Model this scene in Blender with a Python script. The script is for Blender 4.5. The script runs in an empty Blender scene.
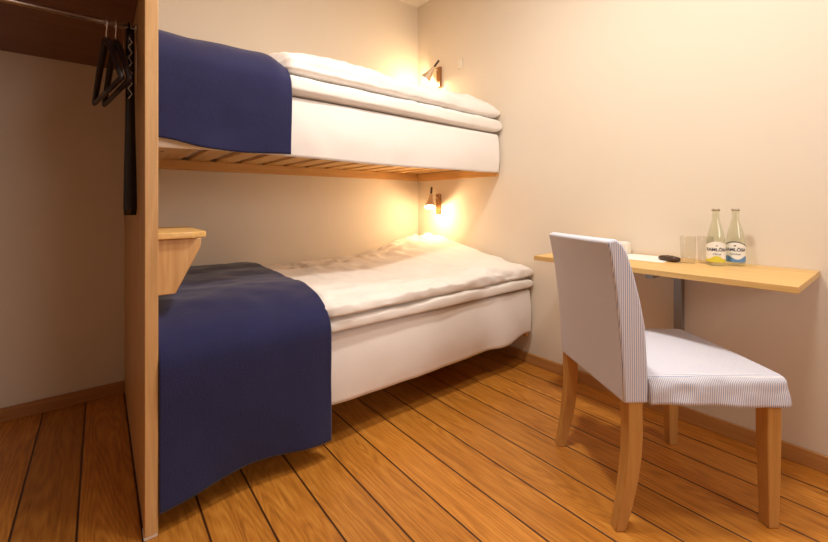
import bpy, bmesh, math, random
from mathutils import Vector, Matrix, noise
random.seed(4)
R = math.radians
scene = bpy.context.scene
COL = scene.collection

# ---------------------------------------------------------------- camera
CAM = Vector((-2.094, -2.569, 0.99))
cd = bpy.data.cameras.new('camera')
cam = bpy.data.objects.new('camera', cd)
COL.objects.link(cam)
cam.location = CAM
cam.rotation_euler = (R(90), 0, R(-38.6))
cd.sensor_fit = 'HORIZONTAL'
cd.sensor_width = 36.0
cd.lens = 36.0 * 394.0 / 828.0
cd.shift_y = -67.0 / 828.0
cd.clip_start = 0.02
scene.camera = cam

# ---------------------------------------------------------------- world, exposure, room lights and added fill
world = bpy.data.worlds.new('world')
scene.world = world
world.use_nodes = True
world.node_tree.nodes['Background'].inputs[0].default_value = (0.9, 0.8, 0.7, 1)
world.node_tree.nodes['Background'].inputs[1].default_value = 0.05
vs = scene.view_settings
vs.view_transform = 'Standard'
vs.look = 'None'
vs.gamma = 1.0
vs.use_curve_mapping = False
vs.exposure = 0.29

def area(name, loc, size, power, col, rot=(0, 0, 0)):
    l = bpy.data.lights.new(name, 'AREA')
    l.shape = 'DISK'; l.size = size
    l.energy = power; l.color = col
    o = bpy.data.objects.new(name, l)
    COL.objects.link(o)
    o.location = loc; o.rotation_euler = rot
    return o
area('ceiling_light', (-1.20, -1.75, 2.61), 0.20, 23, (1.0, 0.93, 0.84))
area('ceiling_light', (-1.05, -2.45, 2.61), 0.30, 13, (1.0, 0.94, 0.86))
area('front_fill_light', (-1.0, -4.25, 1.75), 0.9, 16, (1.0, 0.93, 0.90), (R(90), 0, 0))  # added soft fill behind the camera, no window modelled there

# ---------------------------------------------------------------- materials
def mat(name):
    m = bpy.data.materials.new(name); m.use_nodes = True
    nt = m.node_tree
    return m, nt, nt.nodes['Principled BSDF']

def N(nt, t, **kw):
    n = nt.nodes.new(t)
    for k, v in kw.items():
        setattr(n, k, v)
    return n

def math_n(nt, op, a, b=None, c=None):
    n = nt.nodes.new('ShaderNodeMath'); n.operation = op
    for i, v in enumerate((a, b, c)):
        if v is None: continue
        if isinstance(v, (int, float)): n.inputs[i].default_value = v
        else: nt.links.new(v, n.inputs[i])
    return n.outputs[0]

def ramp(nt, fac, stops):
    n = nt.nodes.new('ShaderNodeValToRGB')
    el = n.color_ramp.elements
    while len(el) < len(stops): el.new(0.5)
    for e, (p, c) in zip(el, stops):
        e.position = p; e.color = (*c, 1)
    nt.links.new(fac, n.inputs[0])
    return n.outputs[0]

def mix(nt, fac, a, b, mode='MIX'):
    n = nt.nodes.new('ShaderNodeMix'); n.data_type = 'RGBA'; n.blend_type = mode
    if isinstance(fac, (int, float)): n.inputs[0].default_value = fac
    else: nt.links.new(fac, n.inputs[0])
    for i, v in ((6, a), (7, b)):
        if isinstance(v, tuple): n.inputs[i].default_value = (*v, 1)
        else: nt.links.new(v, n.inputs[i])
    return n.outputs[2]

def bump(nt, bs, h, strength=0.2, dist=0.01):
    b = nt.nodes.new('ShaderNodeBump')
    b.inputs['Strength'].default_value = strength
    b.inputs['Distance'].default_value = dist
    nt.links.new(h, b.inputs['Height'])
    nt.links.new(b.outputs[0], bs.inputs['Normal'])

def tex_noise(nt, vec, scale, detail=4, rough=0.5, dist=0.0):
    n = nt.nodes.new('ShaderNodeTexNoise')
    n.inputs['Scale'].default_value = scale
    n.inputs['Detail'].default_value = detail
    n.inputs['Roughness'].default_value = rough
    n.inputs['Distortion'].default_value = dist
    nt.links.new(vec, n.inputs['Vector'])
    return n.outputs['Fac']

def mapping(nt, vec, scale=(1, 1, 1), loc=(0, 0, 0)):
    n = nt.nodes.new('ShaderNodeMapping')
    n.inputs['Scale'].default_value = scale
    n.inputs['Location'].default_value = loc
    nt.links.new(vec, n.inputs['Vector'])
    return n.outputs[0]

def plain(name, col, rough=0.5, metal=0.0, nscale=0, nstr=0.1, spec=None):
    m, nt, b = mat(name)
    b.inputs['Base Color'].default_value = (*col, 1)
    b.inputs['Roughness'].default_value = rough
    b.inputs['Metallic'].default_value = metal
    if spec is not None: b.inputs['Specular IOR Level'].default_value = spec
    tc = N(nt, 'ShaderNodeTexCoord')
    s = nscale or 40
    f = tex_noise(nt, tc.outputs['Object'], s, 3)
    c = mix(nt, 0.5, tuple(x * 0.93 for x in col), tuple(min(1, x * 1.05) for x in col))
    n = c.node
    nt.links.new(f, n.inputs[0])
    nt.links.new(c, b.inputs['Base Color'])
    if nscale: bump(nt, b, f, nstr, 0.004)
    return m

def wood(name, dark, light, axis='Z', rough=0.42, scale=1.0):
    m, nt, b = mat(name)
    tc = N(nt, 'ShaderNodeTexCoord')
    s = [16 * scale] * 3
    s['XYZ'.index(axis)] = 1.1 * scale
    v = mapping(nt, tc.outputs['Object'], tuple(s))
    f1 = tex_noise(nt, v, 1.4, 6, 0.6, 1.6)
    s2 = [120 * scale] * 3
    s2['XYZ'.index(axis)] = 4 * scale
    f2 = tex_noise(nt, mapping(nt, tc.outputs['Object'], tuple(s2)), 1.0, 3, 0.6)
    f = math_n(nt, 'ADD', math_n(nt, 'MULTIPLY', f1, 0.72), math_n(nt, 'MULTIPLY', f2, 0.28))
    c = ramp(nt, f, [(0.32, dark), (0.66, light)])
    nt.links.new(c, b.inputs['Base Color'])
    b.inputs['Roughness'].default_value = rough
    bump(nt, b, f2, 0.12, 0.002)
    return m

def wall_mat(name, col):
    m, nt, b = mat(name)
    tc = N(nt, 'ShaderNodeTexCoord')
    f = tex_noise(nt, tc.outputs['Object'], 3, 5, 0.6)
    c = mix(nt, f, tuple(x * 0.97 for x in col), tuple(min(1, x * 1.02) for x in col))
    nt.links.new(c, b.inputs['Base Color'])
    b.inputs['Roughness'].default_value = 0.85
    bump(nt, b, tex_noise(nt, tc.outputs['Object'], 90, 4, 0.6), 0.08, 0.003)
    return m

def floor_mat():
    m, nt, b = mat('plank floor')
    tc = N(nt, 'ShaderNodeTexCoord')
    sx = N(nt, 'ShaderNodeSeparateXYZ'); nt.links.new(tc.outputs['Object'], sx.inputs[0])
    u = math_n(nt, 'DIVIDE', math_n(nt, 'ADD', sx.outputs[0], 1.9927 + 0.1546 * 20), 0.1546)
    idx = math_n(nt, 'FLOOR', u)
    fr = math_n(nt, 'FRACT', u)
    wn = N(nt, 'ShaderNodeTexWhiteNoise', noise_dimensions='1D'); nt.links.new(idx, wn.inputs['W'])
    rnd = wn.outputs['Value']
    cx = N(nt, 'ShaderNodeCombineXYZ')
    # across plank, along plank
    nt.links.new(math_n(nt, 'MULTIPLY', sx.outputs[0], 1.0), cx.inputs[0])
    nt.links.new(math_n(nt, 'ADD', math_n(nt, 'MULTIPLY', sx.outputs[1], 0.12), math_n(nt, 'MULTIPLY', rnd, 40)), cx.inputs[1])
    nt.links.new(math_n(nt, 'MULTIPLY', rnd, 17), cx.inputs[2])
    warp = tex_noise(nt, mapping(nt, cx.outputs[0], (7, 6, 1)), 1.0, 2, 0.4, 0.1)
    rings = math_n(nt, 'FRACT', math_n(nt, 'MULTIPLY', warp, 30.0))
    rings = math_n(nt, 'ABSOLUTE', math_n(nt, 'SUBTRACT', rings, 0.5))
    rings = math_n(nt, 'MULTIPLY', rings, 2.0)
    fine = tex_noise(nt, mapping(nt, cx.outputs[0], (210, 90, 1)), 1.0, 5, 0.7)
    mid = tex_noise(nt, mapping(nt, cx.outputs[0], (40, 22, 1)), 1.0, 4, 0.55)
    g = math_n(nt, 'ADD', math_n(nt, 'MULTIPLY', rings, 0.13), math_n(nt, 'ADD', math_n(nt, 'MULTIPLY', fine, 0.52), math_n(nt, 'MULTIPLY', mid, 0.40)))
    c = ramp(nt, g, [(0.28, (0.25, 0.080, 0.010)), (0.52, (0.52, 0.195, 0.025)), (0.76, (0.72, 0.33, 0.060))])
    tone = math_n(nt, 'ADD', math_n(nt, 'MULTIPLY', rnd, 0.30), 0.86)
    ct = N(nt, 'ShaderNodeCombineColor')
    for i in range(3): nt.links.new(tone, ct.inputs[i])
    c = mix(nt, 1.0, c, ct.outputs[0], 'MULTIPLY')
    edge = math_n(nt, 'MINIMUM', fr, math_n(nt, 'SUBTRACT', 1.0, fr))
    gr = N(nt, 'ShaderNodeMapRange'); nt.links.new(edge, gr.inputs[0])
    gr.inputs[1].default_value = 0.012; gr.inputs[2].default_value = 0.028
    c = mix(nt, gr.outputs[0], (0.05, 0.014, 0.005), c)
    nt.links.new(c, b.inputs['Base Color'])
    b.inputs['Roughness'].default_value = 0.36
    h = math_n(nt, 'ADD', math_n(nt, 'MULTIPLY', gr.outputs[0], 1.0), math_n(nt, 'MULTIPLY', fine, 0.12))
    bump(nt, b, h, 0.5, 0.003)
    return m

def cloth(name, col, weave=900, rough=0.9, var=0.08, sheen=0.2, wstr=0.25, lint=False):
    m, nt, b = mat(name)
    tc = N(nt, 'ShaderNodeTexCoord')
    f = tex_noise(nt, tc.outputs['Object'], 6, 5, 0.6)
    w = tex_noise(nt, tc.outputs['Object'], weave / 4, 2, 0.6)
    c = mix(nt, f, tuple(x * (1 - var) for x in col), tuple(min(1, x * (1 + var)) for x in col))
    c = mix(nt, math_n(nt, 'MULTIPLY', w, 0.5), c, tuple(x * (1 - 2 * var) for x in col))
    nt.links.new(c, b.inputs['Base Color'])
    b.inputs['Roughness'].default_value = rough
    b.inputs['Sheen Weight'].default_value = sheen
    b.inputs['Specular IOR Level'].default_value = 0.2
    bump(nt, b, w, wstr, 0.002)
    return m

def stripe_mat():
    m, nt, b = mat('pinstripe cotton')
    tc = N(nt, 'ShaderNodeTexCoord')
    so = N(nt, 'ShaderNodeSeparateXYZ'); nt.links.new(tc.outputs['Object'], so.inputs[0])
    sn = N(nt, 'ShaderNodeSeparateXYZ'); nt.links.new(tc.outputs['Normal'], sn.inputs[0])
    side = math_n(nt, 'GREATER_THAN', math_n(nt, 'ABSOLUTE', sn.outputs[1]), 0.6)
    mx = N(nt, 'ShaderNodeMix'); nt.links.new(side, mx.inputs[0])
    nt.links.new(so.outputs[1], mx.inputs[2]); nt.links.new(so.outputs[0], mx.inputs[3])
    u = mx.outputs[0]
    u = math_n(nt, 'ADD', u, math_n(nt, 'MULTIPLY', tex_noise(nt, tc.outputs['Object'], 5, 2), 0.006))
    fr = math_n(nt, 'FRACT', math_n(nt, 'MULTIPLY', u, 1 / 0.0056))
    st = math_n(nt, 'LESS_THAN', fr, 0.40)
    c = mix(nt, st, (0.85, 0.82, 0.82), (0.30, 0.36, 0.58))
    nt.links.new(c, b.inputs['Base Color'])
    b.inputs['Roughness'].default_value = 0.9
    b.inputs['Specular IOR Level'].default_value = 0.2
    bump(nt, b, tex_noise(nt, tc.outputs['Object'], 300, 2), 0.15, 0.001)
    return m

def glass_mat(name, col=(1, 1, 1), rough=0.02):
    m, nt, b = mat(name)
    b.inputs['Base Color'].default_value = (*col, 1)
    b.inputs['Roughness'].default_value = rough
    b.inputs['Transmission Weight'].default_value = 1.0
    b.inputs['IOR'].default_value = 1.45
    return m

def thin_glass(name, tint):
    m, nt, b = mat(name)
    nt.nodes.remove(b)
    tr = N(nt, 'ShaderNodeBsdfTransparent'); tr.inputs[0].default_value = (*tint, 1)
    gl = N(nt, 'ShaderNodeBsdfGlossy'); gl.inputs['Roughness'].default_value = 0.04
    lw = N(nt, 'ShaderNodeLayerWeight'); lw.inputs[0].default_value = 0.5
    mx = N(nt, 'ShaderNodeMixShader')
    nt.links.new(math_n(nt, 'ADD', math_n(nt, 'MULTIPLY', math_n(nt, 'POWER', lw.outputs['Facing'], 5.0), 0.55), 0.04), mx.inputs[0])
    nt.links.new(tr.outputs[0], mx.inputs[1]); nt.links.new(gl.outputs[0], mx.inputs[2])
    nt.links.new(mx.outputs[0], nt.nodes['Material Output'].inputs[0])
    return m

def emit_mat(name, col, s):
    m, nt, b = mat(name)
    b.inputs['Base Color'].default_value = (*col, 1)
    b.inputs['Emission Color'].default_value = (*col, 1)
    b.inputs['Emission Strength'].default_value = s
    return m

M = {}
M['wall'] = wall_mat('cream wall paint', (0.78, 0.69, 0.57))
M['ceiling'] = wall_mat('ceiling paint', (0.84, 0.78, 0.68))
M['wall_darkened'] = wall_mat('darkened unseen wall', (0.42, 0.33, 0.25))  # unseen left and front walls, darkened to cut bounced light
M['floor'] = floor_mat()
M['oakZ'] = wood('oak upright grain', (0.50, 0.27, 0.10), (0.70, 0.43, 0.19), 'Z')
M['oakX'] = wood('oak grain lengthwise', (0.46, 0.23, 0.075), (0.66, 0.37, 0.14), 'X')
M['oakY'] = wood('oak grain across', (0.60, 0.36, 0.12), (0.76, 0.49, 0.18), 'Y')
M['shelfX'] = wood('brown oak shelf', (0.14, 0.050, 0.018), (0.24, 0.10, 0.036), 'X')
M['pineY'] = wood('pine slat', (0.56, 0.30, 0.10), (0.78, 0.47, 0.17), 'Y')
M['pineX'] = wood('pine rail', (0.56, 0.30, 0.10), (0.76, 0.45, 0.17), 'X')
M['baseX'] = wood('oak baseboard', (0.36, 0.15, 0.045), (0.50, 0.235, 0.075), 'X')
M['baseY'] = wood('oak baseboard side', (0.44, 0.20, 0.060), (0.58, 0.30, 0.095), 'Y')
M['legZ'] = wood('beech chair leg', (0.46, 0.22, 0.055), (0.62, 0.33, 0.095), 'Z', 0.38)
M['white'] = cloth('white cotton', (0.86, 0.81, 0.76), var=0.02)
M['skirt'] = cloth('white mattress cover', (0.86, 0.81, 0.77), var=0.02)
M['blue'] = cloth('navy wool', (0.021, 0.022, 0.084), weave=700, var=0.25, sheen=0.22, wstr=0.6)
M['stripe'] = stripe_mat()
M['chrome'] = plain('chrome', (0.92, 0.88, 0.86), 0.28, 1.0)
M['black'] = plain('black plastic', (0.008, 0.005, 0.009), 0.25)
M['blackwood'] = plain('black hanger', (0.014, 0.007, 0.009), 0.4)
M['brass'] = plain('bronze wood', (0.33, 0.15, 0.045), 0.4, 0.25)
M['shade'] = plain('brushed lamp metal', (0.66, 0.50, 0.34), 0.4, 0.3)
M['dark'] = plain('dark knob', (0.055, 0.026, 0.014), 0.4)
M['steel'] = plain('grey steel', (0.30, 0.29, 0.28), 0.4, 0.7)
M['paper'] = plain('paper', (0.88, 0.85, 0.80), 0.8)
M['plastic'] = plain('white plastic', (0.82, 0.76, 0.66), 0.4)
M['glass'] = thin_glass('clear glass', (0.975, 0.97, 0.955))
M['bottle'] = thin_glass('pale green glass', (0.965, 0.975, 0.925))
M['label'] = plain('white label', (0.86, 0.85, 0.80), 0.6)
M['yellow'] = plain('yellow label', (0.72, 0.62, 0.05), 0.6)
M['lblue'] = plain('blue label', (0.12, 0.27, 0.52), 0.6)
M['navy'] = plain('navy ink', (0.02, 0.025, 0.06), 0.6)
M['grey'] = plain('grey ink', (0.35, 0.38, 0.42), 0.6)
M['bulb'] = emit_mat('lit bulb', (1.0, 0.82, 0.55), 12)
M['keymetal'] = plain('key metal', (0.5, 0.45, 0.38), 0.3, 0.9)

# ---------------------------------------------------------------- helpers
def obj(name, bm, m=None, parent=None, smooth=False, bevel=0, seg=2, ang=35):
    me = bpy.data.meshes.new(name)
    bmesh.ops.recalc_face_normals(bm, faces=bm.faces)
    bm.to_mesh(me); bm.free()
    o = bpy.data.objects.new(name, me)
    COL.objects.link(o)
    if m is not None: me.materials.append(m)
    if parent: o.parent = parent
    if bevel:
        b = o.modifiers.new('bevel', 'BEVEL')
        b.width = bevel; b.segments = seg; b.limit_method = 'ANGLE'; b.angle_limit = R(ang)
    if smooth:
        for p in me.polygons: p.use_smooth = True
    elif bevel:
        for p in me.polygons: p.use_smooth = True
        me.set_sharp_from_angle(angle=R(50))
    return o

def thing(name, label, cat, loc=(0, 0, 0), rz=0, group=None):
    o = bpy.data.objects.new(name, None)
    o.empty_display_size = 0.05
    COL.objects.link(o)
    o.location = loc; o.rotation_euler = (0, 0, rz)
    return tag(o, label, cat, group)

def tag(o, label, cat, group=None):
    o['label'] = label; o['category'] = cat
    if group: o['group'] = group
    return o

def struct(o):
    o['kind'] = 'structure'; return o

def box(x0, x1, y0, y1, z0, z1, bm=None):
    bm = bm or bmesh.new()
    v = [bm.verts.new((x, y, z)) for x in (x0, x1) for y in (y0, y1) for z in (z0, z1)]
    for f in ((0, 1, 3, 2), (4, 6, 7, 5), (0, 4, 5, 1), (2, 3, 7, 6), (0, 2, 6, 4), (1, 5, 7, 3)):
        bm.faces.new([v[i] for i in f])
    return bm

def prism(pts, axis, a0, a1, bm=None):
    """extrude a 2D outline along an axis; pts are the other two coordinates in xyz order"""
    bm = bm or bmesh.new()
    def P(p, a):
        c = list(p); c.insert('XYZ'.index(axis), a); return c
    A = [bm.verts.new(P(p, a0)) for p in pts]
    B = [bm.verts.new(P(p, a1)) for p in pts]
    n = len(pts)
    bm.faces.new(A); bm.faces.new(B[::-1])
    for i in range(n):
        bm.faces.new((A[i], B[i], B[(i + 1) % n], A[(i + 1) % n]))
    return bm

def lathe(prof, n=32, bm=None, mat4=None, cap=False):
    bm = bm or bmesh.new()
    rows = []
    for r, z in prof:
        row = []
        if r < 1e-6:
            v = bm.verts.new((0, 0, z)); row = [v] * n
        else:
            for i in range(n):
                a = 2 * math.pi * i / n
                row.append(bm.verts.new((r * math.cos(a), r * math.sin(a), z)))
        rows.append(row)
    for a, b in zip(rows, rows[1:]):
        for i in range(n):
            q = [a[i], a[(i + 1) % n], b[(i + 1) % n], b[i]]
            u = []
            for v in q:
                if v not in u: u.append(v)
            if len(u) >= 3: bm.faces.new(u)
    if mat4 is not None:
        bmesh.ops.transform(bm, matrix=mat4, verts=list({v for r_ in rows for v in r_}))
    return bm

def tube(pts, r, n=10, bm=None, closed=False):
    bm = bm or bmesh.new()
    pts = [Vector(p) for p in pts]
    rings = []
    up = None
    for i, p in enumerate(pts):
        if closed:
            t = (pts[(i + 1) % len(pts)] - pts[i - 1]).normalized()
        else:
            t = (pts[min(i + 1, len(pts) - 1)] - pts[max(i - 1, 0)]).normalized()
        if up is None:
            up = Vector((0, 0, 1)) if abs(t.z) < 0.9 else Vector((1, 0, 0))
        s = t.cross(up).normalized(); up = s.cross(t).normalized()
        rr = r[i] if isinstance(r, (list, tuple)) else r
        rings.append([bm.verts.new(p + s * rr * math.cos(2 * math.pi * k / n) + up * rr * math.sin(2 * math.pi * k / n)) for k in range(n)])
    pairs = list(zip(rings, rings[1:]))
    if closed: pairs.append((rings[-1], rings[0]))
    for a, b in pairs:
        for k in range(n):
            bm.faces.new((a[k], a[(k + 1) % n], b[(k + 1) % n], b[k]))
    if not closed:
        bm.faces.new(rings[0][::-1]); bm.faces.new(rings[-1])
    return bm

def sm(a, b, x):
    t = max(0.0, min(1.0, (x - a) / (b - a)))
    return t * t * (3 - 2 * t)

def align(p, d):
    """matrix that puts local +Z along d at p"""
    q = Vector(d).normalized().to_track_quat('Z', 'Y')
    return Matrix.Translation(p) @ q.to_matrix().to_4x4()

# ---------------------------------------------------------------- room
XL, YF, H = -3.25, -4.3, 2.64
T = 0.1
struct(obj('floor', box(XL - T, T, YF - T, T, -0.1, 0), M['floor']))
struct(obj('ceiling', box(XL - T, T, YF - T, T, H, H + 0.1), M['ceiling']))
struct(obj('wall_back', box(XL - T, T, 0, T, 0, H), M['wall']))
struct(obj('wall_right', box(0, T, YF - T, 0, 0, H), M['wall']))
struct(obj('wall_left', box(XL - T, XL, YF - T, 0, 0, H), M['wall_darkened']))
struct(obj('wall_front', box(XL, 0, YF - T, YF, 0, H), M['wall_darkened']))
PX0, PX1, PYF = -1.991, -1.957, -1.178       # end panel
struct(obj('baseboard_back', box(XL, PX0 - 0.001, -0.014, 0, 0, 0.064), M['baseX'], bevel=0.003))
struct(obj('baseboard_bunk', box(PX1 + 0.001, -0.014, -0.014, 0, 0, 0.064), M['baseX'], bevel=0.003))
struct(obj('baseboard_right', box(-0.014, 0, YF, 0, 0, 0.064), M['baseY'], bevel=0.003))
struct(obj('baseboard_left', box(XL, XL + 0.014, YF, -0.014, 0, 0.064), M['baseY'], bevel=0.003))

# ---------------------------------------------------------------- end panel of the bunks and the wardrobe
pn = thing('end_panel', 'tall oak partition board between the open wardrobe and the bunk beds', 'partition', (PX0, PYF, 0))
o = obj('board', box(0, PX1 - PX0, 0, -PYF - 0.001, 0.012, H - 0.001), M['oakZ'], pn, bevel=0.002)
g = obj('floor_glide', box(-0.002, PX1 - PX0 - 0.001, 0.003, 0.05, 0, 0.0125), M['plastic'], pn, bevel=0.002)
g['label'] = 'white plastic foot under the board'
SZ = 1.687
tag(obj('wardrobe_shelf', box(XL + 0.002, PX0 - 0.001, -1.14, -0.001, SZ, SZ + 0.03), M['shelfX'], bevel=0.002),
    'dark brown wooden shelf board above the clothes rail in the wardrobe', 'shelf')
RY, RZ = -0.89, 1.600
rd = thing('clothes_rail', 'silver metal clothes rail under the brown wardrobe shelf', 'rail', (PX0, RY, RZ))
obj('rod', tube([(XL - PX0 + 0.004, 0, 0), (-0.004, 0, 0)], 0.0085, 20), M['chrome'], rd, smooth=True)
for x, s in ((-0.001, -1), (XL - PX0 + 0.001, 1)):
    obj('flange', tube([(x, 0, 0), (x + s * 0.006, 0, 0)], 0.017, 20), M['chrome'], rd, bevel=0.001)

# hangers
def hanger_parts(t):
    # local: hook over the rod at origin (rod axis along local X), arms along local Y
    pts = []
    for k in range(0, 13):
        a = R(-50 + k * 20)
        pts.append((0, -0.0125 * math.cos(a) * -1, 0.0125 * math.sin(a) + 0.0))
    pts += [(0, -0.0115, -0.014), (0, -0.006, -0.026), (0, 0, -0.036), (0, 0, -0.066)]
    obj('hook', tube(pts, 0.0022, 8), M['chrome'], t, smooth=True)
    L, zn, zt = 0.225, -0.060, -0.235
    bm = bmesh.new()
    for s in (-1, 1):
        p = [(0, 0, zn), (0, s * 0.03, zn - 0.012), (0, s * 0.10, zn - 0.062), (0, s * 0.17, zn - 0.125), (0, s * L, zt)]
        tube(p, [0.010, 0.010, 0.010, 0.009, 0.008], 10, bm)
    obj('shoulder', bm, M['blackwood'], t, smooth=True)
    obj('bar', tube([(0, -L, zt), (0, L, zt)], 0.0075, 10), M['blackwood'], t, smooth=True)
h1 = thing('coat_hanger', 'black coat hanger on the rail, the one further from the oak partition', 'coat hanger', (-2.076, RY, RZ), R(8.5), 'hangers on the wardrobe rail')
hanger_parts(h1)
h2 = h1.copy(); COL.objects.link(h2)
h2.location = (-2.051, RY, RZ); h2.rotation_euler = (0, 0, R(7.3))
h2['label'] = 'black coat hanger on the rail, the one nearer the oak partition'
for ch in list(h1.children):
    c = ch.copy(); COL.objects.link(c); c.parent = h2

# long shoehorn in its zigzag wire holder
sh = thing('shoehorn', 'long narrow glossy black shoehorn hanging upright against the oak partition', 'shoehorn', (-2.012, -0.915, 0))
bm = bmesh.new()
rows = []
for k in range(28):
    f = k / 27
    z = 1.585 - f * (1.585 - 0.952)
    w = 0.0125 + 0.0068 * sm(0.25, 1.0, f)
    if f > 0.97: w *= 0.88
    cur = 0.010
    row = []
    for j in range(13):
        a = R(-90 + 180 * j / 12)
        row.append(bm.verts.new((w * math.sin(a), -cur * math.cos(a), z)))
    row2 = []
    for j in range(12, -1, -1):
        a = R(-90 + 180 * j / 12)
        row2.append(bm.verts.new((w * 0.8 * math.sin(a), -cur * 0.55 * math.cos(a) + 0.001, z)))
    rows.append(row + row2)
for a, b in zip(rows, rows[1:]):
    n = len(a)
    for j in range(n): bm.faces.new((a[j], a[(j + 1) % n], b[(j + 1) % n], b[j]))
bm.faces.new(rows[0]); bm.faces.new(rows[-1][::-1])
obj('blade', bm, M['black'], sh, smooth=True)
pts = [(-0.003, 0.004, 1.575), (-0.002, 0.008, 1.60)] + [(-0.002, 0.025 + 0.0135 * math.cos(R(200 - k * 25)), RZ + 0.0135 * math.sin(R(200 - k * 25))) for k in range(9)]
obj('loop', tube(pts, 0.0035, 8), M['black'], sh, smooth=True)
wr = thing('wire_rack', 'small silver wire rack with a zigzag spring beside the black coat hangers', 'wire rack', (-2.012, -0.915, 0))
bm = bmesh.new()
tube([(-0.0185, 0.01, RZ - 0.010), (-0.0185, -0.013, RZ - 0.012), (-0.0185, -0.013, RZ - 0.235)], 0.0014, 8, bm)
tube([(0.0165, 0.01, RZ - 0.010), (0.0165, -0.013, RZ - 0.012), (0.0165, -0.013, RZ - 0.205)], 0.0014, 8, bm)
obj('frame', bm, M['chrome'], wr, smooth=True)
z = RZ - 0.045; pts = []; k = 0
while z > 1.335:
    pts.append((-0.001 + (0.0052 if k % 2 else -0.0052), -0.0145, z)); z -= 0.0175; k += 1
obj('zigzag', tube(pts, 0.0014, 8), M['chrome'], wr, smooth=True)

# ---------------------------------------------------------------- bunk beds
def bed_frame(label, zs, yfront, loc_grp, slats=True, wide=True):
    """zs = height of the slat underside"""
    t = thing('bunk_bed_frame', label, 'bed frame', (PX1, yfront, zs), 0, None)
    L = -PX1
    W = -yfront
    e = 0.0015
    a = obj('ledger', box(e, L - e, W - 0.030, W - e, -0.056, 0), M['pineX'], t, bevel=0.002)
    b = obj('end_ledger', box(L - 0.028, L - e, 0.0, W - 0.031, -0.062 if wide else -0.056, -0.001), M['pineY'], t, bevel=0.002)
    c = obj('end_board', box(e, 0.115, 0.045, W - 0.031, -0.020, 0.0), M['pineY'], t, bevel=0.002)
    for yy in (0.10, 0.30):
        obj('bolt', tube([(0.075, yy, -0.0215), (0.075, yy, -0.017)], 0.007, 12), M['dark'], c)
    obj('front_rail', box(e, L - 0.029, 0.012, 0.040, -0.028, 0.018), M['pineX'], t, bevel=0.002)
    x = 0.118
    while x < L - 0.10:
        obj('slat', box(x, x + 0.098, 0.042, W - 0.004, 0.0005, 0.016), M['pineY'], t, bevel=0.002)
        x += 0.1415
    return t
UF, LF = -0.862, -1.095
upper = bed_frame('pine slatted frame of the upper bunk, seen from below', 1.238, UF, 0)
lower = bed_frame('pine slatted frame under the mattress of the lower bunk', 0.232, LF, 0)

def slant(x, k):
    """the bedding draws in towards the right wall"""
    return k * sm(-1.5, -0.02, x)

def fbm(p, o=3):
    return noise.fractal(Vector(p), 1.0, 2.0, o)

def mattress(name, label, yf, z0, z1, hem, seed, bow, k):
    t = thing(name, label, 'mattress', (PX1, yf, z0))
    # body
    L = -PX1 - 0.006
    o = obj('core', prism([(0.004, 0.010), (0.45, 0.012), (L, 0.012 + k), (L, -yf - 0.002), (0.004, -yf - 0.002)], 'Z', 0, z1 - z0), M['skirt'], t, bevel=0.02, seg=4)
    # cover: front cloth with wavy hem plus rounded top edge
    nx, nv = 150, 26
    bm = bmesh.new(); g = []
    for i in range(nx + 1):
        u = i / nx; x = 0.006 + (L - 0.010) * u
        hz = hem(u) - z0
        row = []
        for j in range(nv + 1):
            v = j / nv
            # path: top in from front, over rounded edge, down to the hem
            if v < 0.3:
                w = v / 0.3; a = w * math.pi / 2
                y = 0.022 - 0.026 * math.sin(a); z = (z1 - z0) + 0.002 - 0.026 * (1 - math.cos(a))
            else:
                w = (v - 0.3) / 0.7
                y = -0.004; z = (z1 - z0 - 0.024) * (1 - w) + hz * w
                y += -bow * math.sin(w * math.pi) + 0.008 * fbm((x * 3.0 + seed, z * 2.5, seed), 3) * (0.3 + w)
                # round off into the end of the bed
            e = sm(0, 0.03, L - x)
            y += (1 - e) * 0.018 + slant(x + PX1, k)
            row.append(bm.verts.new((x, y, z)))
        g.append(row)
    for i in range(nx):
        for j in range(nv):
            bm.faces.new((g[i][j], g[i + 1][j], g[i + 1][j + 1], g[i][j + 1]))
    c = obj('cover', bm, M['skirt'], t, smooth=True)
    s = c.modifiers.new('thick', 'SOLIDIFY'); s.thickness = 0.004; s.offset = 0
    return t
mattress('mattress', 'white covered mattress of the upper bunk, resting on the slats', -0.918, 1.2550, 1.452,
         lambda u: 1.190 + 0.004 * math.sin(u * 9) + 0.006 * sm(0.9, 1, u), 2.0, 0.010, 0.045)
mattress('mattress', 'white covered mattress of the lower bunk, below the thick folded duvet', -1.120, 0.2490, 0.462,
         lambda u: 0.182 + 0.008 * math.sin(u * 7 + 1.0) - 0.016 * math.exp(-((u - 0.86) / 0.05) ** 2) + 0.022 * sm(0.88, 0.97, u) - 0.018 * sm(0.975, 1.0, u), 5.0, 0.012, 0.0)

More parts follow.
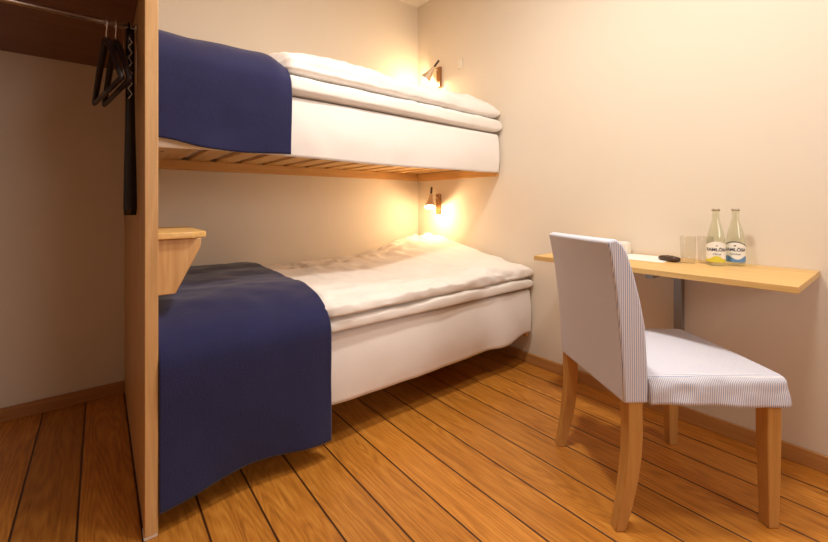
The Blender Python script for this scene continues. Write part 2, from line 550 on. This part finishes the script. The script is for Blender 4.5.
def lobe(x0, x1, yb, yf, zbot, ztop, wr, seed, p=0.55, nx=170, nt=110, endn=7.0, shrink=None, zmid=None, k=0.0, wrk=0.0):
    """a soft closed slab running along X; ztop(x, y) is the height of its upper side"""
    bm = bmesh.new(); rows = []
    for i in range(nx + 1):
        u = -1 + 2 * i / nx
        u = math.sin(u * math.pi / 2) * 0.35 + u * 0.65
        x = (x0 + x1) / 2 + (x1 - x0) / 2 * u
        e = max(0.0, 1 - abs(u) ** (endn * 3)) ** (1 / 3.0)
        row = []
        for j in range(nt):
            a = 2 * math.pi * j / nt
            ca, sa = math.cos(a), math.sin(a)
            cy = math.copysign(abs(ca) ** p, ca); sz = math.copysign(abs(sa) ** p, sa)
            f = shrink(x) if shrink else 0.0
            yfx = yf + slant(x, k)
            a_ = (yb - yfx) / 2 - f * 0.5
            yc = (yb + yfx) / 2 + f * 0.5
            y = yc + a_ * cy
            zt = ztop(x, y) - f
            zm = zmid if zmid else zbot + 0.040
            if sz >= 0: z = zm + sz * (zt - zm) * (0.15 + 0.85 * e)
            else: z = zm + sz * (zm - zbot) * (0.15 + 0.85 * e)
            n1 = fbm((x * 2.2 + seed, y * 5.0, z * 6.0 + seed), 4)
            n2 = fbm((x * 7.0 - seed, y * 14.0 + x * 5, z * 16.0), 3)
            rid = 1 - abs(fbm((x * 3.0 + y * 2 + seed, y * 6.5 - x * 1.5, seed * 2 + z * 4), 3)) * 2.2
            rid = max(0, rid) ** 3
            nose = 1 if cy < 0 else 0.6
            w = wr * nose * min(1.0, (x1 - x + 0.02) * 10)
            dy = -(0.011 * n1 + 0.004 * n2) * w * (1 if cy < -0.3 else 0)
            dz = (0.014 * n1 + 0.005 * n2 + 0.007 * rid) * w * (1 if sz > 0 else 0.0)
            if sz > 0 and wrk:
                bk_ = sm(0.62, 0.35, -y) * sm(0.0, 0.05, -y) * sm(-1.5, -1.2, x)
                q_ = 1 - abs(fbm((x * 4.0 - y * 5 + seed, y * 9.0 + x * 2.0, seed), 3)) * 2.0
                dz += wrk * bk_ * (max(0, q_) ** 2 - 0.35)
            row.append(bm.verts.new((x, min(y + dy, -0.006), max(z + dz, zbot + 0.001))))
        rows.append(row)
    for a, b in zip(rows, rows[1:]):
        for j in range(nt):
            bm.faces.new((a[j], a[(j + 1) % nt], b[(j + 1) % nt], b[j]))
    bm.faces.new(rows[0]); bm.faces.new(rows[-1][::-1])
    return bm

# lower duvet (folded double)
def ztl(x, y):
    z = 0.612 + 0.012 * math.sin(x * 3.1 + 1)
    g = 1 - sm(0.18, 1.05, -y)
    z += 0.150 * math.exp(-((x + 0.02) / 0.42) ** 2) * g
    z += 0.018 * sm(-0.9, -0.3, x) * math.exp(-((y + 0.75) / 0.25) ** 2)
    z += 0.014 * math.exp(-((y + 1.06) / 0.09) ** 2) * sm(-1.4, -1.2, x)
    return z
shrL = lambda x: 0.034 * (1 - sm(-1.425, -1.372, x))
BX0 = PX1 + 0.010
lw = thing('duvet', 'rumpled white duvet folded double on the lower bunk, raised near the corner', 'duvet', (0, 0, 0))
obj('upper_fold', lobe(BX0, -0.012, -0.010, -1.168, 0.524, ztl, 1.5, 3.3, p=0.44, shrink=shrL, k=0.030, zmid=0.570, wrk=0.024), M['white'], lw, smooth=True)
obj('lower_fold', lobe(BX0, -0.010, -0.012, -1.160, 0.4655, lambda x, y: 0.546, 0.6, 8.1, p=0.40, shrink=shrL, endn=12, zmid=0.50, k=0.024), M['white'], lw, smooth=True)
# upper duvet
def ztu(x, y):
    z = 1.700 + 0.010 * math.sin(x * 4.0)
    z += 0.020 * math.exp(-((x + 1.12) / 0.22) ** 2)
    z += 0.030 * sm(-0.8, -0.2, x)
    z -= 0.050 * sm(0.66, 0.95, -y)
    z -= 0.05 * (1 - sm(0.0, 0.3, -y))
    z -= 0.050 * sm(-0.12, 0.0, x)
    return z
shrU = lambda x: 0.075 * (1 - sm(-1.53, -1.455, x))
uw = thing('duvet', 'thick white duvet folded double on the upper bunk', 'duvet', (0, 0, 0))
obj('upper_fold', lobe(BX0, -0.010, -0.010, -0.948, 1.545, ztu, 1.1, 13.7, p=0.48, shrink=shrU, zmid=1.592, k=0.070), M['white'], uw, smooth=True)
obj('lower_fold', lobe(BX0, -0.008, -0.012, -0.955, 1.4545, lambda x, y: 1.560, 0.6, 18.1, p=0.40, shrink=shrU, endn=12, zmid=1.50, k=0.060), M['white'], uw, smooth=True)

# blankets: a thin sheet swept along a profile
def blanket(label, prof, x0, x1f, hemf, seed, top_amp, hang_amp, droop=0.0, nx=110, nv=170):
    # prof: list of (y, z) from back to hem, resampled smoothly
    P = [Vector((0, a, b)) for a, b in prof]
    dense = []
    for i in range(len(P) - 1):
        p0 = P[max(i - 1, 0)]; p1 = P[i]; p2 = P[i + 1]; p3 = P[min(i + 2, len(P) - 1)]
        for k in range(20):
            t = k / 20
            dense.append(0.5 * ((2 * p1) + (-p0 + p2) * t + (2 * p0 - 5 * p1 + 4 * p2 - p3) * t * t + (-p0 + 3 * p1 - 3 * p2 + p3) * t ** 3))
    dense.append(P[-1])
    ln = [0]
    for a, b in zip(dense, dense[1:]): ln.append(ln[-1] + (b - a).length)
    tot = ln[-1]
    bm = bmesh.new(); g = []
    for j in range(nv + 1):
        s = tot * j / nv
        k = 0
        while k < len(ln) - 2 and ln[k + 1] < s: k += 1
        f = (s - ln[k]) / max(1e-9, ln[k + 1] - ln[k])
        p = dense[k].lerp(dense[k + 1], f)
        tn = (dense[k + 1] - dense[k]).normalized()
        nrm = Vector((0, tn.z, -tn.y))      # outward (up / front)
        if nrm.z < 0 and abs(nrm.z) > abs(nrm.y): nrm = -nrm
        row = []
        v = j / nv
        for i in range(nx + 1):
            u = i / nx
            x = x0 + (x1f(p.y, p.z) - x0) * u
            hang = sm(0.60, 0.75, 1 - (p.z - prof[-1][1]) / (prof[0][1] - prof[-1][1]) * 0.5) if False else 0
            q = Vector((x, p.y, p.z))
            isf = abs(tn.z)
            n1 = fbm((x * 3.0 + seed, p.y * 4.0, p.z * 2.0 + seed), 3)
            n2 = fbm((x * 8.0 + seed, p.y * 9.0, p.z * 3.0), 2)
            amp = top_amp * (1 - isf) + hang_amp * isf
            q += nrm * (n1 * amp + 0.25 * n2 * amp + amp * 0.4)
            q -= nrm * 0.030 * sm(0.80, 1.0, u) ** 2 * droop * sm(0.3, 0.6, v) * (1 - sm(0.62, 0.9, v))
            # wavy hem: stretch the hanging part
            hz = hemf(u)
            if p.z < prof[-3][1]:
                w = (prof[-3][1] - p.z) / (prof[-3][1] - prof[-1][1])
                q.z += (hz - prof[-1][1]) * w
                q.y -= 0.010 * w * math.sin(u * 7 + seed)
            row.append(bm.verts.new(q))
        g.append(row)
    for j in range(nv):
        for i in range(nx):
            bm.faces.new((g[j][i], g[j][i + 1], g[j + 1][i + 1], g[j + 1][i]))
    o = obj('blanket', bm, M['blue'], None, smooth=True)
    s = o.modifiers.new('thick', 'SOLIDIFY'); s.thickness = 0.007; s.offset = 1
    tag(o, label, 'blanket', None)
    return o
blanket('navy blue blanket over the foot of the lower bunk, hanging nearly to the floor',
        [(-0.02, 0.618), (-0.20, 0.640), (-0.45, 0.640), (-0.75, 0.636), (-0.98, 0.626), (-1.10, 0.592), (-1.168, 0.530), (-1.178, 0.44), (-1.172, 0.30), (-1.167, 0.17), (-1.163, 0.055)],
        PX1 + 0.002, lambda y, z: -1.396 + 0.004 * sm(0.5, 0.1, z), lambda u: 0.082 + 0.013 * math.sin(u * 6.5 + 4.6) + 0.006 * u, 1.7, 0.013, 0.006)
blanket('navy blue blanket over the foot of the upper bunk',
        [(-0.02, 1.62), (-0.20, 1.640), (-0.45, 1.650), (-0.68, 1.650), (-0.82, 1.632), (-0.91, 1.590), (-0.962, 1.52), (-0.972, 1.46), (-0.966, 1.36), (-0.960, 1.29), (-0.956, 1.212)],
        PX1 + 0.002, lambda y, z: -1.470 - 0.015 * sm(0.96, 0.70, -y), lambda u: 1.220 - 0.026 * sm(0, 0.35, u) + 0.003 * math.sin(u * 8), 6.2, 0.010, 0.006, 1.0)

# bunk step / bedside shelf on the end panel
bs = thing('bedside_shelf', 'small oak bracket shelf fixed to the partition above the lower blue blanket', 'shelf', (PX1, -1.09, 0))
D = 0.160
obj('board', prism([(0.001, 0.0), (D - 0.055, 0.0), (D - 0.008, 0.035), (D - 0.008, 0.39), (0.001, 0.39)], 'Z', 0.876, 0.897), M['oakY'], bs, bevel=0.003)
for yy in (0.016, 0.34):
    obj('bracket', prism([(0.001, 0.696), (0.058, 0.696), (D - 0.030, 0.842), (D - 0.026, 0.8755), (0.001, 0.8755)], 'Y', yy, yy + 0.022), M['oakZ'], bs, bevel=0.003)

# ---------------------------------------------------------------- reading lamps
def reading_lamp(label, Y, Z, head_off, ddir, power):
    t = thing('reading_lamp', label, 'wall lamp', (0, Y, Z), 0, None)
    obj('wall_plate', box(-0.022, -0.001, -0.021, 0.021, -0.078, 0.078), M['brass'], t, bevel=0.002)
    hv = Vector(head_off)
    obj('arm', tube([(-0.021, 0, 0.045), (hv.x, hv.y, hv.z)], 0.0045, 10), M['shade'], t, smooth=True)
    d = Vector(ddir).normalized()
    MX = align(hv, d)
    prof = [(0.0, -0.055), (0.007, -0.055), (0.0075, -0.004)]
    obj('handle', lathe([(0, -0.060), (0.0075, -0.060), (0.0085, -0.03), (0.009, 0.0), (0, 0.0)], 20, None, MX), M['dark'], t, smooth=True)
    pr = [(0.009, -0.002), (0.012, 0.010), (0.019, 0.040), (0.030, 0.075), (0.041, 0.100), (0.044, 0.108), (0.0425, 0.108), (0.039, 0.098), (0.028, 0.075), (0.017, 0.040), (0.008, 0.012), (0.0, 0.010)]
    s = obj('lamp_shade', lathe(pr, 32, None, MX), M['shade'], t, smooth=True)
    bp = hv + d * 0.093
    bm = bmesh.new()
    bmesh.ops.create_uvsphere(bm, u_segments=20, v_segments=12, radius=0.025, matrix=Matrix.Translation(bp))
    obj('bulb', bm, M['bulb'], s, smooth=True)
    l = bpy.data.lights.new('lamp_glow', 'POINT'); l.energy = power; l.color = (1.0, 0.69, 0.37); l.shadow_soft_size = 0.015
    lo = bpy.data.objects.new('lamp_glow', l); COL.objects.link(lo); lo.parent = t
    lo.location = hv + d * 0.135
    return t
reading_lamp('small cone shaped reading lamp on the wall above the upper bunk', -0.275, 1.985, (-0.062, 0.0, 0.070), (-0.045, 0.09, -0.115), 4.6)
reading_lamp('small cone shaped reading lamp on the wall below the upper bunk', -0.270, 0.990, (-0.100, -0.012, 0.075), (-0.050, -0.040, -0.15), 4.8)

sw = thing('wall_switch', 'tiny white switch on the wall right of the upper reading lamp', 'switch', (0, -0.50, 2.03))
obj('plate', box(-0.008, -0.001, -0.022, 0.022, -0.034, 0.034), M['plastic'], sw, bevel=0.002)
obj('rocker', box(-0.0125, -0.0075, -0.009, 0.009, -0.014, 0.014), M['plastic'], sw, bevel=0.0015)

# ---------------------------------------------------------------- desk
DZ = 0.742
dk = thing('wall_desk', 'narrow oak desk board fixed to the right wall behind the chair', 'desk', (0, 0, 0))
obj('tabletop', box(-0.458, -0.001, -2.366, -1.445, DZ - 0.022, DZ), M['oakY'], dk, bevel=0.002)
bk = obj('bracket', box(-0.040, -0.0005, -1.932, -1.900, 0.22, DZ - 0.0225), M['steel'], dk, bevel=0.002)
bk['label'] = 'grey steel angle bracket under the desk'
obj('arm', box(-0.355, -0.040, -1.930, -1.902, 0.688, 0.7190), M['steel'], bk, bevel=0.002)

# ---------------------------------------------------------------- things on the desk
def bottle(loc, label, band, accent, rz):
    t = thing('water_bottle', label, 'bottle', loc, rz, 'glass bottles on the desk')
    body = [(0.0, 0.003), (0.024, 0.0), (0.0300, 0.004), (0.0315, 0.012), (0.0315, 0.095), (0.0305, 0.108), (0.0255, 0.135), (0.0190, 0.160), (0.0135, 0.182), (0.0120, 0.194), (0.0130, 0.198), (0.0130, 0.203), (0.0118, 0.206), (0.0120, 0.222)]
    inner = [(r - 0.0025, z) for r, z in body[::-1] if z > 0.004] + [(0.0, 0.006)]
    obj('glass', lathe(body + inner, 36), M['bottle'], t, smooth=True)
    lid = obj('cap', lathe([(0.0, 0.2295), (0.0115, 0.2295), (0.0135, 0.227), (0.0145, 0.219), (0.0128, 0.219), (0.0125, 0.2235), (0, 0.2235)], 28), M['keymetal'], t, smooth=True)
    r = 0.0319
    def strip(z0f, z1f, a0, a1, rr, n=60):
        bm = bmesh.new(); P = []
        for i in range(n + 1):
            a = a0 + (a1 - a0) * i / n
            for_z = (z0f(a), z1f(a))
            P.append([bm.verts.new((rr * math.cos(a), rr * math.sin(a), z)) for z in for_z])
        for a, b in zip(P, P[1:]): bm.faces.new((a[0], b[0], b[1], a[1]))
        return bm
    lb = obj('label', strip(lambda a: 0.016, lambda a: 0.088 + 0.010 * math.cos(a * 1.5), -1.9, 1.9, r), M['label'], t, smooth=True)
    obj('colour_band', strip(lambda a: 0.0162, lambda a: 0.034 + 0.007 * math.cos(a * 3.0 + accent), -1.89, 1.89, r + 0.0002), band, lb, smooth=True)
    if accent > 1:
        obj('rim_line', strip(lambda a: 0.085 + 0.010 * math.cos(a * 1.5), lambda a: 0.0885 + 0.010 * math.cos(a * 1.5), -1.9, 1.9, r + 0.0002), M['navy'], lb, smooth=True)
    def text(s, size, z, m, nm, shear=0.0):
        cu = bpy.data.curves.new('lettering', 'FONT')
        cu.body = s; cu.size = size; cu.align_x = 'CENTER'; cu.offset = 0.0005; cu.shear = shear
        tmp = bpy.data.objects.new('lettering', cu); COL.objects.link(tmp)
        dg = bpy.context.evaluated_depsgraph_get(); dg.update()
        me = bpy.data.meshes.new_from_object(tmp.evaluated_get(dg))
        bpy.data.objects.remove(tmp)
        for v in me.vertices:
            a = v.co.x / r
            v.co = Vector(((r + 0.0005) * math.cos(a), (r + 0.0005) * math.sin(a), z + v.co.y))
        me.materials.clear(); me.materials.append(m)
        o = bpy.data.objects.new(nm, me); COL.objects.link(o); o.parent = lb
    text('RAMLÖSA', 0.0172, 0.060, M['navy'], 'lettering')
    text('Citrus' if accent < 1 else 'Original', 0.011, 0.045, M['grey'], 'small_lettering', 0.3)
    # little crest above the name
    bm = bmesh.new()
    for k, (w, h) in enumerate(((0.005, 0.0035), (0.003, 0.006))):
        for s in (-1, 1):
            pts = [(0, 0), (s * w, h * 0.5), (s * w * 0.6, h), (0, h * 0.75)]
            vs_ = [bm.verts.new(((r + 0.0005) * math.cos(p / r), (r + 0.0005) * math.sin(p / r), 0.0785 + q)) for p, q in pts]
            bm.faces.new(vs_)
    obj('crest', bm, M['navy'] if accent > 1 else M['grey'], lb)
    return t
def face_cam(x, y):
    return math.atan2(CAM.y - y, CAM.x - x)
bottle((-0.145, -2.085, DZ), 'clear glass water bottle with a yellow label, left of the blue one', M['yellow'], 0.0, face_cam(-0.145, -2.085) + 0.1)
bottle((-0.085, -2.135, DZ), 'clear glass water bottle with a blue label, nearest the desk end', M['lblue'], 2.4, face_cam(-0.085, -2.135) - 0.05)

def tumbler(loc, label):
    t = tag(obj('drinking_glass', lathe([(0, 0.0), (0.023, 0.0), (0.0255, 0.003), (0.027, 0.05), (0.0285, 0.110), (0.0280, 0.1115), (0.0270, 0.110), (0.0255, 0.05), (0.0235, 0.008), (0, 0.007)], 36), M['glass'], smooth=True), label, 'glass', 'drinking glasses on the desk')
    t.location = loc
    return t
tumbler((-0.150, -1.990, DZ), 'clear drinking glass standing next to the dark key fob')
tumbler((-0.095, -2.037, DZ), 'clear drinking glass standing just left of the yellow label bottle')

pp = tag(obj('paper_sheet', box(-0.105, 0.105, -0.1485, 0.1485, 0, 0.0015), M['paper']), 'white sheet of paper lying flat on the desk behind the chair back', 'paper')
pp.location = (-0.135, -1.775, DZ)
kf = thing('key_fob', 'dark brown remote key lying on the desk beside the paper', 'key', (-0.165, -1.925, DZ + 0.0002), R(65))
bm = bmesh.new(); rows = []
for k in range(13):
    u = -1 + k / 6
    e = max(0.0, 1 - abs(u) ** 3.5) ** 0.5
    x = u * 0.046
    rows.append([bm.verts.new((x, 0.021 * (0.55 + 0.45 * e) * math.copysign(abs(math.cos(a)) ** 0.6, math.cos(a)), 0.012 + 0.012 * (0.25 + 0.75 * e) * math.copysign(abs(math.sin(a)) ** 0.7, math.sin(a)))) for a in [2 * math.pi * j / 20 for j in range(20)]])
for a, b in zip(rows, rows[1:]):
    for j in range(20): bm.faces.new((a[j], a[(j + 1) % 20], b[(j + 1) % 20], b[j]))
bm.faces.new(rows[0]); bm.faces.new(rows[-1][::-1])
obj('body', bm, M['dark'], kf, smooth=True)
for x in (-0.012, 0.006):
    obj('button', tube([(x, 0, 0.0235), (x, 0, 0.0252)], 0.006, 14), M['black'], kf)
obj('key_ring', tube([(-0.050 + 0.011 * math.cos(a), 0.011 * math.sin(a), 0.003) for a in [2 * math.pi * k / 20 for k in range(20)]], 0.0012, 6, None, True), M['keymetal'], kf, smooth=True)
cb = thing('card_holder', 'small pale box standing on the desk against the wall behind the chair', 'box', (-0.045, -1.675, DZ + 0.0017))
obj('tray', box(-0.025, 0.025, -0.035, 0.035, 0, 0.052), M['plastic'], cb, bevel=0.004)
obj('cards', box(-0.018, 0.018, -0.028, 0.028, 0.050, 0.058), M['paper'], cb, bevel=0.001)

# ---------------------------------------------------------------- chair
ch = thing('dining_chair', 'padded chair in a blue and white pinstripe cover with light wooden legs', 'chair', (-0.530, -2.000, 0), R(-37.0))
HW = 0.240
# backrest: side outline (x, z), swept across Y with rounded edges
out = [(-0.246, 0.392), (-0.250, 0.50), (-0.258, 0.60), (-0.272, 0.73), (-0.290, 0.84), (-0.298, 0.878)]
inn = [(-0.272, 0.886), (-0.250, 0.868), (-0.236, 0.840), (-0.214, 0.770), (-0.196, 0.70), (-0.181, 0.62), (-0.172, 0.50), (-0.170, 0.44)]
bm = bmesh.new()
ol = out + inn + [(-0.170, 0.392)]
ny = 30
rows = []
for k in range(ny + 1):
    v = -1 + 2 * k / ny
    y = HW * v
    row = []
    for (x, z) in ol:
        zz = z - (0.012 * (v * 0.5 + 0.5) * sm(0.6, 0.88, z)) - (0.016 * (v * 0.5 + 0.5)) * (1 - sm(0.39, 0.5, z))
        xx = x + 0.006 * (1 - v * v) * (1 if x < -0.24 else -1) * sm(0.42, 0.6, z) * (-1)
        wy = y * (1 - 0.020 * (1 - sm(0.45, 0.85, z)))
        row.append(bm.verts.new((xx + 0.0012 * fbm((y * 9, z * 7, x)), wy, zz)))
    rows.append(row)
n = len(ol)
for a, b in zip(rows, rows[1:]):
    for j in range(n): bm.faces.new((a[j], a[(j + 1) % n], b[(j + 1) % n], b[j]))
bm.faces.new(rows[0]); bm.faces.new(rows[-1][::-1])
obj('backrest', bm, M['stripe'], ch, bevel=0.007, seg=3, ang=40)
# seat cover
def seat_bm():
    bm = bmesh.new()
    x0, x1, y0, y1 = -0.169, 0.264, -HW, HW
    nx, ny, nz = 36, 40, 9
    rad = 0.022
    def corner(x, y, z):
        ix = min(max(x, x0 - 1), x1 - rad); iy = min(max(y, y0 + rad), y1 - rad); iz = min(z, 0.467 - rad)
        d = Vector((x - ix, y - iy, z - iz))
        if d.length > rad: d = d.normalized() * rad
        return Vector((ix, iy, iz)) + d
    vid = {}
    def V(x, y, z):
        k = (round(x, 5), round(y, 5), round(z, 5))
        if k not in vid:
            p = corner(x, y, z)
            if z > 0.4669:
                cx = (x - x0) / (x1 - x0); cy = (y - y0) / (y1 - y0)
                p.z += 0.022 * math.sin(math.pi * min(1, max(0, cy))) ** 0.7 * (1 - sm(0.45, 1.0, cx) * 0.75)
            else:
                wav = 0.004 * math.sin(x * 38 + y * 11) * sm(0.44, 0.39, z)
                out_ = 0.005 * sm(0.46, 0.385, z)
                if y > y1 - 0.001: p.y += out_ + wav * 0.6
                if y < y0 + 0.001: p.y -= out_ + wav * 0.6 + 0.003 * fbm((x * 14, z * 20, 1))
                if x > x1 - 0.001: p.x += out_ + wav * 0.6
                if z < 0.40: p.z += 0.003 * math.sin(x * 14 + y * 12) - 0.012 * sm(0.0, 0.26, x)
            vid[k] = bm.verts.new(p)
        return vid[k]
    xs = [x0 + (x1 - x0) * i / nx for i in range(nx + 1)]
    ys = [y0 + (y1 - y0) * i / ny for i in range(ny + 1)]
    zs = [0.389 + (0.467 - 0.389) * i / nz for i in range(nz + 1)]
    def F(*q):
        u = []
        for v in q:
            if v not in u: u.append(v)
        if len(u) > 2:
            try: bm.faces.new(u)
            except ValueError: pass
    for i in range(nx):
        for j in range(ny):
            F(V(xs[i], ys[j], zs[-1]), V(xs[i + 1], ys[j], zs[-1]), V(xs[i + 1], ys[j + 1], zs[-1]), V(xs[i], ys[j + 1], zs[-1]))
            F(V(xs[i], ys[j], zs[0]), V(xs[i], ys[j + 1], zs[0]), V(xs[i + 1], ys[j + 1], zs[0]), V(xs[i + 1], ys[j], zs[0]))
    for k in range(nz):
        for i in range(nx):
            for y in (ys[0], ys[-1]):
                F(V(xs[i], y, zs[k]), V(xs[i + 1], y, zs[k]), V(xs[i + 1], y, zs[k + 1]), V(xs[i], y, zs[k + 1]))
        for j in range(ny):
            for x in (xs[0], xs[-1]):
                F(V(x, ys[j], zs[k]), V(x, ys[j + 1], zs[k]), V(x, ys[j + 1], zs[k + 1]), V(x, ys[j], zs[k + 1]))
    return bm
obj('seat', seat_bm(), M['stripe'], ch, smooth=True)
def leg(cx, cy, path, sy):
    bm = bmesh.new(); rows = []
    for z, dx, dy, w in path:
        h = w / 2
        rows.append([bm.verts.new((cx + dx + a * h, cy + dy * sy + b * h, z)) for a, b in ((-1, -1), (1, -1), (1, 1), (-1, 1))])
    for a, b in zip(rows, rows[1:]):
        for j in range(4): bm.faces.new((a[j], a[(j + 1) % 4], b[(j + 1) % 4], b[j]))
    bm.faces.new(rows[0]); bm.faces.new(rows[-1][::-1])
    return obj('leg', bm, M['legZ'], ch, bevel=0.003)
back = [(0.43, 0.0, 0, 0.045), (0.37, 0.0, 0, 0.045), (0.30, 0.001, 0, 0.045), (0.23, -0.002, 0, 0.044), (0.16, -0.010, 0, 0.042), (0.09, -0.022, 0, 0.038), (0.04, -0.033, 0, 0.035), (0.0, -0.042, 0, 0.032)]
front = [(0.43, 0.0, 0, 0.044), (0.30, 0.0, 0, 0.044), (0.15, 0.001, 0, 0.040), (0.0, 0.002, 0, 0.034)]
for s in (-1, 1):
    leg(-0.208 - 0.010 * (s > 0), s * 0.209, back, s)
    leg(0.222 - 0.020 * (s > 0), s * 0.209, front, s)
